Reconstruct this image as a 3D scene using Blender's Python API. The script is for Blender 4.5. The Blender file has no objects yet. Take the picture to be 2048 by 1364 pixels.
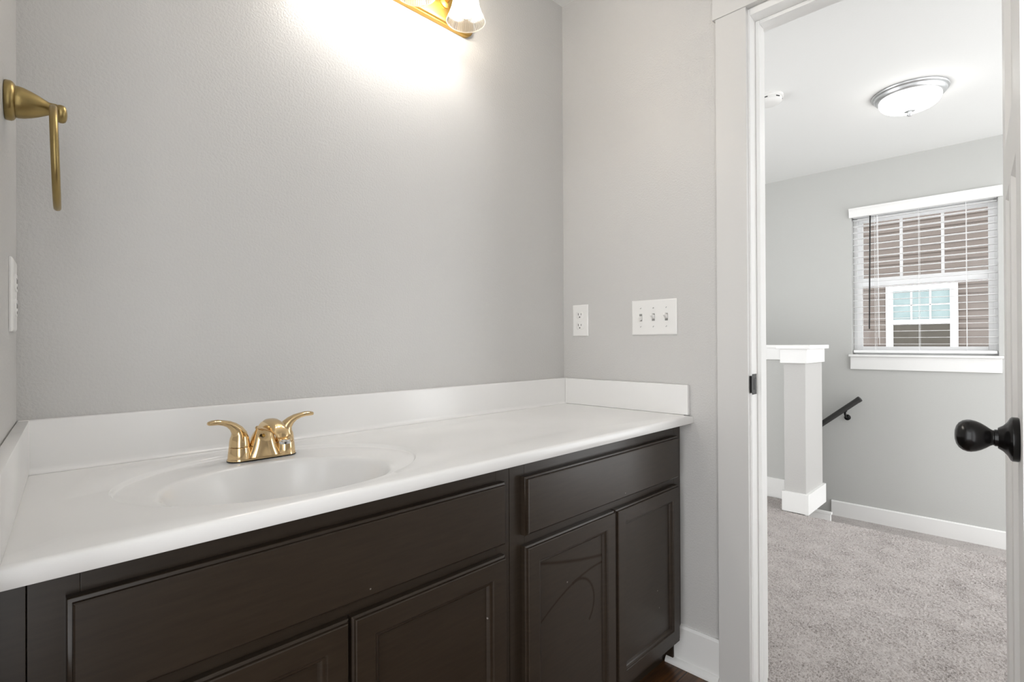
import bpy, bmesh, math, random
from math import sin, cos, pi, sqrt, atan2
from mathutils import Vector, Matrix, noise

S = bpy.context.scene
C = S.collection
random.seed(7)

# ------------------------------------------------------------------ camera, sky, exposure
ZC = 0.776                                   # height of the vanity top above the floor
cam_d = bpy.data.cameras.new('camera')
cam = bpy.data.objects.new('camera', cam_d)
C.objects.link(cam)
S.camera = cam
cam_d.sensor_width = 36.0
cam_d.lens = 36.0 * 1039.0 / 2048.0
cam_d.clip_start = 0.01
yaw, pitch, roll = 0.7847, 0.0039, -0.0045
fw = Vector((cos(yaw) * cos(pitch), sin(yaw) * cos(pitch), sin(pitch)))
r0 = Vector((sin(yaw), -cos(yaw), 0))
u0 = r0.cross(fw)
rr = r0 * cos(roll) + u0 * sin(roll)
uu = -r0 * sin(roll) + u0 * cos(roll)
M4 = Matrix((rr, uu, -fw)).transposed().to_4x4()
M4.translation = Vector((-1.5209, -1.2435, 0.224 + ZC))
cam.matrix_world = M4

W = bpy.data.worlds.new('overcast_sky')
S.world = W
W.use_nodes = True
bg = W.node_tree.nodes['Background']
bg.inputs[0].default_value = (0.97, 0.985, 1.0, 1)
bg.inputs[1].default_value = 1.72

S.view_settings.view_transform = 'Standard'
S.view_settings.look = 'None'
S.view_settings.gamma = 1
S.view_settings.use_curve_mapping = False
S.view_settings.exposure = 1.10
BULB = 40.0          # vanity bulbs
DOME = 4.4           # hall ceiling light
S.cycles.use_denoising = True
S.cycles.max_bounces = 10
S.cycles.diffuse_bounces = 5
S.cycles.glossy_bounces = 5
S.cycles.transparent_max_bounces = 12
S.cycles.sample_clamp_indirect = 6.0
S.cycles.caustics_reflective = False
S.cycles.caustics_refractive = False

# ------------------------------------------------------------------ materials
def mat(name, col, rough=0.5, metal=0.0, spec=0.5, bump=None, var=None, coat=0.0, emis=None, es=0.0):
    m = bpy.data.materials.new(name)
    m.use_nodes = True
    nt = m.node_tree
    b = nt.nodes['Principled BSDF']
    b.inputs['Base Color'].default_value = (*col, 1)
    b.inputs['Roughness'].default_value = rough
    b.inputs['Metallic'].default_value = metal
    b.inputs['Specular IOR Level'].default_value = spec
    b.inputs['Coat Weight'].default_value = coat
    if emis:
        b.inputs['Emission Color'].default_value = (*emis, 1)
        b.inputs['Emission Strength'].default_value = es
    if bump or var:
        tc = nt.nodes.new('ShaderNodeTexCoord')
    if bump:                                   # (scale, strength, distance)
        n = nt.nodes.new('ShaderNodeTexNoise')
        n.inputs['Scale'].default_value = bump[0]
        n.inputs['Detail'].default_value = 3
        nt.links.new(tc.outputs['Object'], n.inputs['Vector'])
        bp = nt.nodes.new('ShaderNodeBump')
        bp.inputs['Strength'].default_value = bump[1]
        bp.inputs['Distance'].default_value = bump[2]
        nt.links.new(n.outputs['Fac'], bp.inputs['Height'])
        nt.links.new(bp.outputs['Normal'], b.inputs['Normal'])
    if var:                                    # (scale, colour)
        n2 = nt.nodes.new('ShaderNodeTexNoise')
        n2.inputs['Scale'].default_value = var[0]
        n2.inputs['Detail'].default_value = 4
        nt.links.new(tc.outputs['Object'], n2.inputs['Vector'])
        mx = nt.nodes.new('ShaderNodeMix')
        mx.data_type = 'RGBA'
        mx.inputs[6].default_value = (*col, 1)
        mx.inputs[7].default_value = (*var[1], 1)
        nt.links.new(n2.outputs['Fac'], mx.inputs[0])
        nt.links.new(mx.outputs[2], b.inputs['Base Color'])
    return m

M = {}
M['wall'] = mat('grey_wall_paint', (0.57, 0.56, 0.545), 0.40, spec=0.5, bump=(190, 0.30, 0.004))
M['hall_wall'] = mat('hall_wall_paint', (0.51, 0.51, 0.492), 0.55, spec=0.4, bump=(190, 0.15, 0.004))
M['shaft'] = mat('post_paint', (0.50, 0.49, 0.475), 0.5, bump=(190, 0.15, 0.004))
M['ceiling'] = mat('ceiling_paint', (0.80, 0.80, 0.785), 0.8, spec=0.2, bump=(120, 0.08, 0.004))
M['trim'] = mat('white_trim_paint', (0.82, 0.815, 0.80), 0.35, bump=(60, 0.03, 0.002))
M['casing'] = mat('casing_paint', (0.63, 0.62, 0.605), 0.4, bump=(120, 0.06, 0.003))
M['door'] = mat('door_paint', (0.90, 0.89, 0.875), 0.5)
M['marble'] = mat('cultured_marble', (0.785, 0.777, 0.765), 0.18, spec=0.5, var=(5, (0.83, 0.822, 0.81)))
M['plastic'] = mat('white_plastic', (0.80, 0.79, 0.77), 0.3)
M['slot'] = mat('dark_slot', (0.03, 0.03, 0.03), 0.6)
M['screw'] = mat('screw_metal', (0.45, 0.45, 0.44), 0.35, metal=1)
M['gold'] = mat('polished_brass', (0.74, 0.55, 0.31), 0.08, metal=1)
M['goldsat'] = mat('satin_gold', (0.44, 0.275, 0.07), 0.42, metal=1)
M['brushed'] = mat('aged_brass', (0.34, 0.25, 0.10), 0.36, metal=1, var=(40, (0.40, 0.30, 0.13)))
M['chrome'] = mat('chrome', (0.72, 0.73, 0.74), 0.12, metal=1)
M['nickel'] = mat('brushed_nickel', (0.66, 0.67, 0.68), 0.35, metal=1)
M['black'] = mat('oil_rubbed_bronze', (0.005, 0.0045, 0.0045), 0.22, spec=0.35)
M['rail'] = mat('dark_rail', (0.035, 0.034, 0.033), 0.4)
M['vinyl'] = mat('white_vinyl', (0.92, 0.92, 0.92), 0.35)
M['slat'] = mat('blind_slat', (0.90, 0.90, 0.90), 0.4)
M['darkglass'] = mat('dark_window_glass', (0.045, 0.039, 0.032), 0.15, var=(6, (0.085, 0.075, 0.062)))
M['paleglass'] = mat('pale_glass_painted_reflection', (0.17, 0.22, 0.225), 0.2, var=(7, (0.27, 0.33, 0.33)))  # pale mottled colour paints the reflection on the house's upper pane
M['gap'] = mat('black_gap', (0.01, 0.009, 0.008), 0.7)
M['bulb'] = mat('lit_bulb', (1, 1, 1), 0.5, emis=(1.0, 0.965, 0.92), es=BULB)
M['dome'] = mat('lit_dome_glass', (0.9, 0.9, 0.9), 0.4, emis=(1.0, 0.985, 0.96), es=DOME)

def cabinet_mat():
    m = mat('espresso_stained_wood', (0.020, 0.0155, 0.012), 0.33, spec=0.40)
    nt = m.node_tree
    b = nt.nodes['Principled BSDF']
    tc = nt.nodes.new('ShaderNodeTexCoord')
    mp = nt.nodes.new('ShaderNodeMapping')
    mp.inputs['Scale'].default_value = (6, 6, 60)
    n = nt.nodes.new('ShaderNodeTexNoise')
    n.inputs['Scale'].default_value = 3
    n.inputs['Detail'].default_value = 5
    nt.links.new(tc.outputs['Object'], mp.inputs['Vector'])
    nt.links.new(mp.outputs['Vector'], n.inputs['Vector'])
    cr = nt.nodes.new('ShaderNodeValToRGB')
    cr.color_ramp.elements[0].color = (0.017, 0.011, 0.007, 1)
    cr.color_ramp.elements[1].color = (0.038, 0.027, 0.018, 1)
    nt.links.new(n.outputs['Fac'], cr.inputs['Fac'])
    # tiny paint flecks and dust specks
    v = nt.nodes.new('ShaderNodeTexVoronoi')
    v.inputs['Scale'].default_value = 22
    nt.links.new(tc.outputs['Object'], v.inputs['Vector'])
    lt = nt.nodes.new('ShaderNodeMath'); lt.operation = 'LESS_THAN'
    lt.inputs[1].default_value = 0.045
    nt.links.new(v.outputs['Distance'], lt.inputs[0])
    n3 = nt.nodes.new('ShaderNodeTexNoise'); n3.inputs['Scale'].default_value = 7
    nt.links.new(tc.outputs['Object'], n3.inputs['Vector'])
    gt = nt.nodes.new('ShaderNodeMath'); gt.operation = 'GREATER_THAN'; gt.inputs[1].default_value = 0.50
    nt.links.new(n3.outputs['Fac'], gt.inputs[0])
    mu = nt.nodes.new('ShaderNodeMath'); mu.operation = 'MULTIPLY'
    nt.links.new(lt.outputs[0], mu.inputs[0]); nt.links.new(gt.outputs[0], mu.inputs[1])
    mx = nt.nodes.new('ShaderNodeMix'); mx.data_type = 'RGBA'
    mx.inputs[7].default_value = (0.22, 0.20, 0.18, 1)
    nt.links.new(mu.outputs[0], mx.inputs[0])
    nt.links.new(cr.outputs['Color'], mx.inputs[6])
    nt.links.new(mx.outputs[2], b.inputs['Base Color'])
    # smudgy gloss
    n4 = nt.nodes.new('ShaderNodeTexNoise'); n4.inputs['Scale'].default_value = 5; n4.inputs['Detail'].default_value = 3
    nt.links.new(tc.outputs['Object'], n4.inputs['Vector'])
    mr = nt.nodes.new('ShaderNodeMapRange')
    mr.inputs['From Min'].default_value = 0.3; mr.inputs['From Max'].default_value = 0.7
    mr.inputs['To Min'].default_value = 0.28; mr.inputs['To Max'].default_value = 0.35
    nt.links.new(n4.outputs['Fac'], mr.inputs['Value'])
    nt.links.new(mr.outputs['Result'], b.inputs['Roughness'])
    return m
M['cab'] = cabinet_mat()

def smear_mat():
    """the same wood with three wiped streaks that dull its gloss"""
    m = M['cab'].copy(); m.name = 'espresso_wood_with_wiped_streaks'
    nt = m.node_tree; b = nt.nodes['Principled BSDF']
    tc = nt.nodes.new('ShaderNodeTexCoord'); sx = nt.nodes.new('ShaderNodeSeparateXYZ')
    nt.links.new(tc.outputs['Object'], sx.inputs[0])
    X, Z = sx.outputs['X'], sx.outputs['Z']
    def mth(op, a, c=None):
        n = nt.nodes.new('ShaderNodeMath'); n.operation = op
        for i, v in enumerate((a, c)):
            if v is None: continue
            if isinstance(v, (int, float)): n.inputs[i].default_value = v
            else: nt.links.new(v, n.inputs[i])
        return n.outputs[0]
    def band(dist, w):                       # 1 on the line, 0 at distance w
        n = nt.nodes.new('ShaderNodeMapRange'); n.interpolation_type = 'SMOOTHSTEP'
        n.inputs['From Min'].default_value = 0.0; n.inputs['From Max'].default_value = w
        n.inputs['To Min'].default_value = 1.0; n.inputs['To Max'].default_value = 0.0
        nt.links.new(mth('ABSOLUTE', dist), n.inputs['Value'])
        return n.outputs['Result']
    ox = 0.379
    def line(x0, z0, x1, z1, bend, w):
        t = mth('DIVIDE', mth('SUBTRACT', X, x0 + ox), x1 - x0)
        zz = mth('ADD', mth('MULTIPLY', t, z1 - z0), z0)
        zz = mth('ADD', zz, mth('MULTIPLY', mth('MULTIPLY', t, mth('SUBTRACT', 1.0, t)), bend * 4))
        return band(mth('SUBTRACT', Z, zz), w)
    a = line(-0.66, 0.512, -0.434, 0.466, -0.004, 0.007)
    c = line(-0.627, 0.405, -0.434, 0.449, 0.012, 0.005)
    dx = mth('SUBTRACT', X, -0.535 + ox); dz = mth('SUBTRACT', Z, 0.372)
    r = mth('SQRT', mth('ADD', mth('MULTIPLY', dx, dx), mth('MULTIPLY', dz, dz)))
    h = mth('MULTIPLY', band(mth('SUBTRACT', r, 0.064), 0.006), mth('GREATER_THAN', mth('ADD', dx, mth('MULTIPLY', dz, 0.6)), 0.015))
    tot = mth('MINIMUM', mth('ADD', mth('ADD', a, c), h), 1.0)
    nt.links.new(mth('SUBTRACT', 0.40, mth('MULTIPLY', tot, 0.30)), b.inputs['Specular IOR Level'])
    return m
M['cab_smear'] = smear_mat()

def wood_floor_mat():
    m = mat('dark_plank_floor', (0.1, 0.05, 0.025), 0.3)
    nt = m.node_tree
    b = nt.nodes['Principled BSDF']
    tc = nt.nodes.new('ShaderNodeTexCoord')
    mp = nt.nodes.new('ShaderNodeMapping')
    mp.inputs['Scale'].default_value = (3, 40, 3)
    n = nt.nodes.new('ShaderNodeTexNoise'); n.inputs['Scale'].default_value = 2; n.inputs['Detail'].default_value = 6
    nt.links.new(tc.outputs['Object'], mp.inputs['Vector']); nt.links.new(mp.outputs['Vector'], n.inputs['Vector'])
    cr = nt.nodes.new('ShaderNodeValToRGB')
    cr.color_ramp.elements[0].position = 0.3; cr.color_ramp.elements[0].color = (0.022, 0.010, 0.005, 1)
    cr.color_ramp.elements[1].position = 0.75; cr.color_ramp.elements[1].color = (0.20, 0.085, 0.03, 1)
    nt.links.new(n.outputs['Fac'], cr.inputs['Fac'])
    br = nt.nodes.new('ShaderNodeTexBrick')
    br.inputs['Scale'].default_value = 1.0
    br.inputs['Brick Width'].default_value = 1.2; br.inputs['Row Height'].default_value = 0.125
    br.inputs['Mortar Size'].default_value = 0.002
    br.inputs['Color1'].default_value = (1, 1, 1, 1); br.inputs['Color2'].default_value = (0.7, 0.7, 0.7, 1)
    br.inputs['Mortar'].default_value = (0.1, 0.1, 0.1, 1)
    nt.links.new(tc.outputs['Object'], br.inputs['Vector'])
    mx = nt.nodes.new('ShaderNodeMix'); mx.data_type = 'RGBA'; mx.blend_type = 'MULTIPLY'; mx.inputs[0].default_value = 1
    nt.links.new(cr.outputs['Color'], mx.inputs[6]); nt.links.new(br.outputs['Color'], mx.inputs[7])
    nt.links.new(mx.outputs[2], b.inputs['Base Color'])
    return m
M['wood'] = wood_floor_mat()

def carpet_mat():
    m = mat('taupe_carpet_pile', (0.40, 0.36, 0.345), 0.95, spec=0.1)
    nt = m.node_tree
    b = nt.nodes['Principled BSDF']
    b.inputs['Sheen Weight'].default_value = 0.25
    tc = nt.nodes.new('ShaderNodeTexCoord')
    n = nt.nodes.new('ShaderNodeTexNoise'); n.inputs['Scale'].default_value = 210; n.inputs['Detail'].default_value = 3
    n2 = nt.nodes.new('ShaderNodeTexNoise'); n2.inputs['Scale'].default_value = 9; n2.inputs['Detail'].default_value = 2
    for q in (n, n2): nt.links.new(tc.outputs['Object'], q.inputs['Vector'])
    ad = nt.nodes.new('ShaderNodeMath'); ad.operation = 'MULTIPLY_ADD'
    ad.inputs[1].default_value = 0.35
    nt.links.new(n2.outputs['Fac'], ad.inputs[0]); nt.links.new(n.outputs['Fac'], ad.inputs[2])
    cr = nt.nodes.new('ShaderNodeValToRGB')
    cr.color_ramp.elements[0].position = 0.46; cr.color_ramp.elements[0].color = (0.19, 0.166, 0.155, 1)
    cr.color_ramp.elements[1].position = 0.71; cr.color_ramp.elements[1].color = (0.43, 0.393, 0.375, 1)
    nt.links.new(ad.outputs[0], cr.inputs['Fac'])
    nt.links.new(cr.outputs['Color'], b.inputs['Base Color'])
    return m
M['carpet'] = carpet_mat()

def siding_mat():
    return mat('brown_lap_siding', (0.094, 0.073, 0.062), 0.6, var=(3, (0.124, 0.099, 0.084)), bump=(30, 0.1, 0.005))
M['siding'] = siding_mat()

def glass_mat(name, tint, gloss):
    m = bpy.data.materials.new(name); m.use_nodes = True
    nt = m.node_tree; nt.nodes.clear()
    o = nt.nodes.new('ShaderNodeOutputMaterial')
    t = nt.nodes.new('ShaderNodeBsdfTransparent'); t.inputs[0].default_value = (*tint, 1)
    g = nt.nodes.new('ShaderNodeBsdfGlossy'); g.inputs['Roughness'].default_value = 0.03
    f = nt.nodes.new('ShaderNodeFresnel'); f.inputs[0].default_value = gloss
    mx = nt.nodes.new('ShaderNodeMixShader')
    nt.links.new(f.outputs[0], mx.inputs[0]); nt.links.new(t.outputs[0], mx.inputs[1]); nt.links.new(g.outputs[0], mx.inputs[2])
    nt.links.new(mx.outputs[0], o.inputs[0])
    return m
M['glass'] = glass_mat('clear_window_glass', (0.97, 0.98, 0.98), 1.25)

def shade_mat():
    m = bpy.data.materials.new('ribbed_shade_glass'); m.use_nodes = True
    nt = m.node_tree; nt.nodes.clear()
    o = nt.nodes.new('ShaderNodeOutputMaterial')
    t = nt.nodes.new('ShaderNodeBsdfTransparent'); t.inputs[0].default_value = (0.80, 0.76, 0.70, 1)
    tr = nt.nodes.new('ShaderNodeBsdfTranslucent'); tr.inputs[0].default_value = (0.92, 0.85, 0.74, 1)
    g = nt.nodes.new('ShaderNodeBsdfGlossy'); g.inputs['Roughness'].default_value = 0.08
    a = nt.nodes.new('ShaderNodeMixShader'); a.inputs[0].default_value = 0.66
    b = nt.nodes.new('ShaderNodeMixShader')
    f = nt.nodes.new('ShaderNodeFresnel'); f.inputs[0].default_value = 1.35
    nt.links.new(t.outputs[0], a.inputs[1]); nt.links.new(tr.outputs[0], a.inputs[2])
    nt.links.new(f.outputs[0], b.inputs[0]); nt.links.new(a.outputs[0], b.inputs[1]); nt.links.new(g.outputs[0], b.inputs[2])
    nt.links.new(b.outputs[0], o.inputs[0])
    return m
M['shade'] = shade_mat()

# ------------------------------------------------------------------ mesh helpers
def tag(o, label=None, cat=None, group=None, kind=None):
    if label: o['label'] = label
    if cat: o['category'] = cat
    if group: o['group'] = group
    if kind: o['kind'] = kind
    return o

def thing(name, label, cat, loc=(0, 0, 0), group=None, kind=None, rot=None):
    o = bpy.data.objects.new(name, None)
    o.empty_display_size = 0.05
    C.objects.link(o)
    if rot is None:
        o.matrix_world = Matrix.Translation(loc)
    else:
        o.matrix_world = Matrix.Translation(loc) @ rot.to_4x4()
    return tag(o, label, cat, group, kind)

class MB:
    def __init__(s):
        s.b = bmesh.new()
        s.boxy = False
    def box(s, x0, x1, y0, y1, z0, z1, bev=0.0, mx=None, seg=2):
        t = bmesh.new()
        s.boxy = True
        vs = [t.verts.new((x, y, z)) for x in (x0, x1) for y in (y0, y1) for z in (z0, z1)]
        for f in ((0, 1, 3, 2), (4, 6, 7, 5), (0, 4, 5, 1), (2, 3, 7, 6), (0, 2, 6, 4), (1, 5, 7, 3)):
            t.faces.new([vs[i] for i in f])
        bmesh.ops.recalc_face_normals(t, faces=t.faces)
        if bev > 0:
            bmesh.ops.bevel(t, geom=list(t.edges), offset=bev, segments=seg, profile=0.5, affect='EDGES')
        s._add(t, mx)
        return s
    def _add(s, t, mx=None):
        if mx is not None:
            bmesh.ops.transform(t, matrix=mx, verts=t.verts)
        me = bpy.data.meshes.new('tmp')
        t.to_mesh(me); t.free()
        s.b.from_mesh(me)
        bpy.data.meshes.remove(me)
    def rings(s, rings, closed=True, cap0=False, cap1=False):
        """loft a list of point loops"""
        b = s.b
        R = [[b.verts.new(p) for p in r] for r in rings]
        n = len(R[0])
        for a, c in zip(R[:-1], R[1:]):
            for i in range(n if closed else n - 1):
                j = (i + 1) % n
                try: b.faces.new((a[i], a[j], c[j], c[i]))
                except ValueError: pass
        if cap0: b.faces.new(R[0][::-1])
        if cap1: b.faces.new(R[-1])
        return s
    def lathe(s, prof, n=32, mx=None, rib=None):
        """prof: (radius, height) along +z; rib(a, k) scales the radius"""
        t = bmesh.new()
        R = []
        for k, (r, z) in enumerate(prof):
            if r <= 1e-6:
                R.append([t.verts.new((0, 0, z))])
            else:
                R.append([t.verts.new((r * (rib(i, k) if rib else 1) * cos(2 * pi * i / n), r * (rib(i, k) if rib else 1) * sin(2 * pi * i / n), z)) for i in range(n)])
        for a, c in zip(R[:-1], R[1:]):
            if len(a) == 1 and len(c) == 1: continue
            for i in range(n):
                j = (i + 1) % n
                if len(a) == 1: t.faces.new((a[0], c[j], c[i]))
                elif len(c) == 1: t.faces.new((a[i], a[j], c[0]))
                else: t.faces.new((a[i], a[j], c[j], c[i]))
        for e, R1 in ((0, R[0]), (1, R[-1])):
            if len(R1) > 2 and not rib:
                t.faces.new(R1 if e else R1[::-1])
        bmesh.ops.recalc_face_normals(t, faces=t.faces)
        s._add(t, mx)
        return s
    def tube(s, pts, rad, n=12, closed=False, flat=None):
        """round (or flattened) tube along pts; rad a number or list; flat = list of (side, up) scale pairs"""
        P = [Vector(p) for p in pts]
        m = len(P)
        rad = rad if isinstance(rad, (list, tuple)) else [rad] * m
        up = Vector((0, 0, 1))
        rings = []
        prev = None
        for i, p in enumerate(P):
            a = P[(i - 1) % m] if closed or i > 0 else P[i]
            c = P[(i + 1) % m] if closed or i < m - 1 else P[i]
            d = (c - a).normalized()
            if prev is None:
                prev = d.orthogonal() if abs(d.z) > 0.95 else up.cross(d)
            side = (prev - d * prev.dot(d)).normalized()
            prev = side
            top = d.cross(side)
            fs, fu = flat[i] if flat else (1, 1)
            rings.append([p + side * (rad[i] * fs * cos(2 * pi * k / n)) + top * (rad[i] * fu * sin(2 * pi * k / n)) for k in range(n)])
        if closed:
            rings.append(rings[0])
            s.rings(rings)
            bmesh.ops.remove_doubles(s.b, verts=s.b.verts, dist=1e-6)
        else:
            s.rings(rings, cap0=True, cap1=True)
        return s
    def prism(s, poly, a0, a1, axis='x'):
        """extrude a polygon; axis x: poly is (y,z), axis y: (x,z), axis z: (x,y)"""
        f = {'x': lambda p, a: (a, p[0], p[1]), 'y': lambda p, a: (p[0], a, p[1]), 'z': lambda p, a: (p[0], p[1], a)}[axis]
        t = bmesh.new()
        A = [t.verts.new(f(p, a0)) for p in poly]; B = [t.verts.new(f(p, a1)) for p in poly]
        n = len(poly)
        for i in range(n):
            j = (i + 1) % n
            t.faces.new((A[i], A[j], B[j], B[i]))
        t.faces.new(A[::-1]); t.faces.new(B)
        bmesh.ops.recalc_face_normals(t, faces=t.faces)
        s._add(t)
        return s
    def build(s, name, m, parent=None, smooth=True, recalc=False, local=False):
        if recalc: bmesh.ops.recalc_face_normals(s.b, faces=s.b.faces)
        me = bpy.data.meshes.new(name)
        if parent is not None and not local:          # vertices are given in world space
            bmesh.ops.transform(s.b, matrix=wm(parent).inverted(), verts=s.b.verts)
        s.b.to_mesh(me); s.b.free()
        me.materials.append(M[m])
        if smooth:
            me.shade_smooth()
            try: me.set_sharp_from_angle(angle=math.radians(35))
            except Exception: pass
        o = bpy.data.objects.new(name, me)
        C.objects.link(o)
        if parent is not None: o.parent = parent
        if smooth and s.boxy:
            w_ = o.modifiers.new('weighted_normals', 'WEIGHTED_NORMAL'); w_.keep_sharp = True; w_.weight = 80
        return o

def wm(o):
    m = o.matrix_basis.copy()
    while o.parent:
        o = o.parent
        m = o.matrix_basis @ m
    return m

def struct(name, mb, m, label=None, cat=None):
    o = mb.build(name, m)
    return tag(o, label, cat, None, 'structure')

def rot_to(z, xhint=(1, 0, 0)):
    """matrix whose +z is the given direction"""
    z = Vector(z).normalized(); x = Vector(xhint); x = (x - z * x.dot(z)).normalized(); y = z.cross(x)
    return Matrix((x, y, z)).transposed()

CEIL = 1.49 + ZC
YB = -1.95                                # how far the rooms run on behind the camera
# ------------------------------------------------------------------ room shell
struct('wall_back', MB().box(-1.75, 0.11, 0.0, 0.10, 0, CEIL), 'wall', 'grey painted wall behind the vanity', 'wall')
# end wall with the door opening
JL, JR, HEAD = -0.685, -1.245, 1.15 + ZC
mb = MB()
mb.box(0, 0.11, JL + 0.018, 0.0, 0, CEIL)
mb.box(0, 0.11, YB, JR - 0.018, 0, CEIL)
mb.box(0, 0.11, JR - 0.018, JL + 0.018, HEAD + 0.018, CEIL)
struct('wall_right', mb, 'wall', 'grey end wall with the switches and the open doorway', 'wall')
# left wall leans out a few degrees from square
LA = math.radians(85.4)
LD = Vector((-cos(LA), -sin(LA), 0)); LN = Vector((sin(LA), -cos(LA), 0))        # along the wall towards the camera; into the room
LP0 = Vector((-1.491, 0, 0))
def onleft(s, h, z): return LP0 + LD * s + LN * h + Vector((0, 0, z))
mb = MB()
q = [onleft(0, 0, 0), onleft(0.62, 0, 0), onleft(0.62, -0.1, 0), onleft(0, -0.1, 0)]
mb.prism([(p.x, p.y) for p in q], 0, CEIL, 'z')
struct('wall_left', mb, 'wall', 'narrow strip of grey wall at the left with the towel ring', 'wall')
XL = -2.75                               # the bathroom runs on to the left of the camera
struct('wall_alcove', MB().box(XL, -1.645, -0.62, -0.52, 0, CEIL), 'wall', 'grey wall beside the vanity alcove, left of the camera', 'wall')
struct('wall_rear', MB().box(XL, -2.15, YB - 0.1, YB, 0, CEIL).box(-1.50, 0.0, YB - 0.1, YB, 0, CEIL), 'wall', 'unseen grey bathroom wall behind the camera, its gap shaped to let sky light in', 'wall')  # gap placed for sky fill, clear of the cabinet's mirror direction
struct('wall_hall', MB().box(0.11, 2.86, 1.6, 1.7, -2.2, CEIL), 'hall_wall', 'unseen grey wall added at the far end of the hall to block sky light', 'wall')  # unseen, added so less sky light reaches the stair post
struct('wall_light_block', MB().box(0.11, 0.75, -2.57, -2.46, 0.02, CEIL), 'hall_wall', 'unseen grey stub wall added to cut the sky light entering the hall', 'wall')  # unseen, added to narrow the opening and dim the hall
struct('floor', MB().box(XL, 0.055, YB, 0.0, -0.06, 0.0), 'wood', 'dark wood plank floor of the bathroom', 'floor')
struct('ceiling', MB().box(XL, 3.0, YB - 0.5, 1.7, CEIL, CEIL + 0.08), 'ceiling', 'smooth white ceiling', 'ceiling')

# door frame: jambs, stops, casings
mb = MB()
mb.box(-0.002, 0.112, JL, JL + 0.018, 0, HEAD + 0.018, 0.001)
mb.box(-0.002, 0.112, JR - 0.018, JR, 0, HEAD + 0.018, 0.001)
mb.box(-0.002, 0.112, JR, JL, HEAD, HEAD + 0.018, 0.001)
jamb = struct('trim_1', mb, 'trim', 'white wooden door frame lining the doorway', 'door frame')
mb = MB()
mb.box(0.040, 0.075, JL - 0.011, JL, 0, HEAD, 0.0015)
mb.box(0.040, 0.075, JR, JR + 0.011, 0, HEAD, 0.0015)
mb.box(0.040, 0.075, JR + 0.011, JL - 0.011, HEAD - 0.011, HEAD, 0.0015)
mb.build('door_stop', 'trim', jamb)
mb = MB()                                  # strike plate on the left jamb, its lip bent over the edge
mb.box(-0.001, 0.028, JL - 0.0022, JL - 0.0002, ZC + 0.075, ZC + 0.133, 0.0008)
mb.box(-0.0085, -0.0005, JL - 0.0022, JL + 0.0045, ZC + 0.080, ZC + 0.128, 0.0008)
sp = mb.build('strike_plate', 'black', jamb); sp['label'] = 'black metal strike plate on the door frame'
MB().box(0.008, 0.021, JL - 0.0028, JL - 0.0021, ZC + 0.088, ZC + 0.120).build('latch_hole', 'slot', sp)

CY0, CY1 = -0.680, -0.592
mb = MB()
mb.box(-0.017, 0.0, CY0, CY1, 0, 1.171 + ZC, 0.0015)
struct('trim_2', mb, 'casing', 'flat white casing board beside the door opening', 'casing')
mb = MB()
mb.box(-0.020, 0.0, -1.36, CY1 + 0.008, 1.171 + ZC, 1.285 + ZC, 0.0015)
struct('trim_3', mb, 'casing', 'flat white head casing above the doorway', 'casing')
mb = MB().box(0.110, 0.127, CY0, CY1, 0, 1.171 + ZC, 0.0015)
struct('trim_4', mb, 'trim', 'white casing on the hall side of the doorway', 'casing')

# bathroom baseboard with quarter round
mb = MB()
mb.prism([(0, 0), (-0.013, 0), (-0.013, 0.115), (-0.008, 0.122), (0, 0.122)], -0.40, CY1, 'y')
b = struct('baseboard_right', mb, 'trim', 'white baseboard between the vanity and the door casing', 'baseboard')
q = [(-0.013, 0)] + [(-0.013 - 0.017 * cos(a * pi / 12), 0.017 * sin(a * pi / 12)) for a in range(0, 7)]
MB().prism(q, -0.425, CY1, 'y').build('quarter_round', 'trim', b)

# ------------------------------------------------------------------ the hall
HX = 2.86
WY0, WY1, WZ0, WZ1 = -1.105, -0.332, 0.128 + ZC, 1.135 + ZC      # rough window opening
mb = MB()
mb.box(HX, HX + 0.14, -2.45, WY0, -2.2, CEIL)
mb.box(HX, HX + 0.14, WY1, 1.6, -2.2, CEIL)
mb.box(HX, HX + 0.14, WY0, WY1, -2.2, WZ0)
mb.box(HX, HX + 0.14, WY0, WY1, WZ1, CEIL)
struct('wall_far', mb, 'hall_wall', 'grey hall wall around the window', 'wall')
mb = MB()
mb.prism([(0.055, -2.45), (1.785, -2.45), (1.785, -0.33), (2.045, -0.19), (2.045, 1.6), (0.055, 1.6)], -0.22, -0.012, 'z')
struct('floor', mb, 'carpet', 'hall subfloor under the carpet', 'floor')
# low wall beside the stairs
mb = MB().box(2.045, 2.148, -0.205, 1.6, -2.2, 0.185 + ZC)
struct('wall_stair', mb, 'hall_wall', 'low grey wall guarding the stairs', 'wall')
mb = MB()
mb.box(2.025, 2.17, -0.19, 1.6, 0.185 + ZC, 0.204 + ZC, 0.002)
mb.box(2.030, 2.045, -0.19, 1.6, 0.110 + ZC, 0.185 + ZC, 0.0015)
struct('trim_5', mb, 'trim', 'white cap board along the low stair wall', 'trim')
mb = MB().box(2.032, 2.045, -0.19, 1.6, 0, 0.125, 0.0015)
struct('baseboard_stair', mb, 'trim', 'white baseboard under the low stair wall', 'baseboard')
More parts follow.
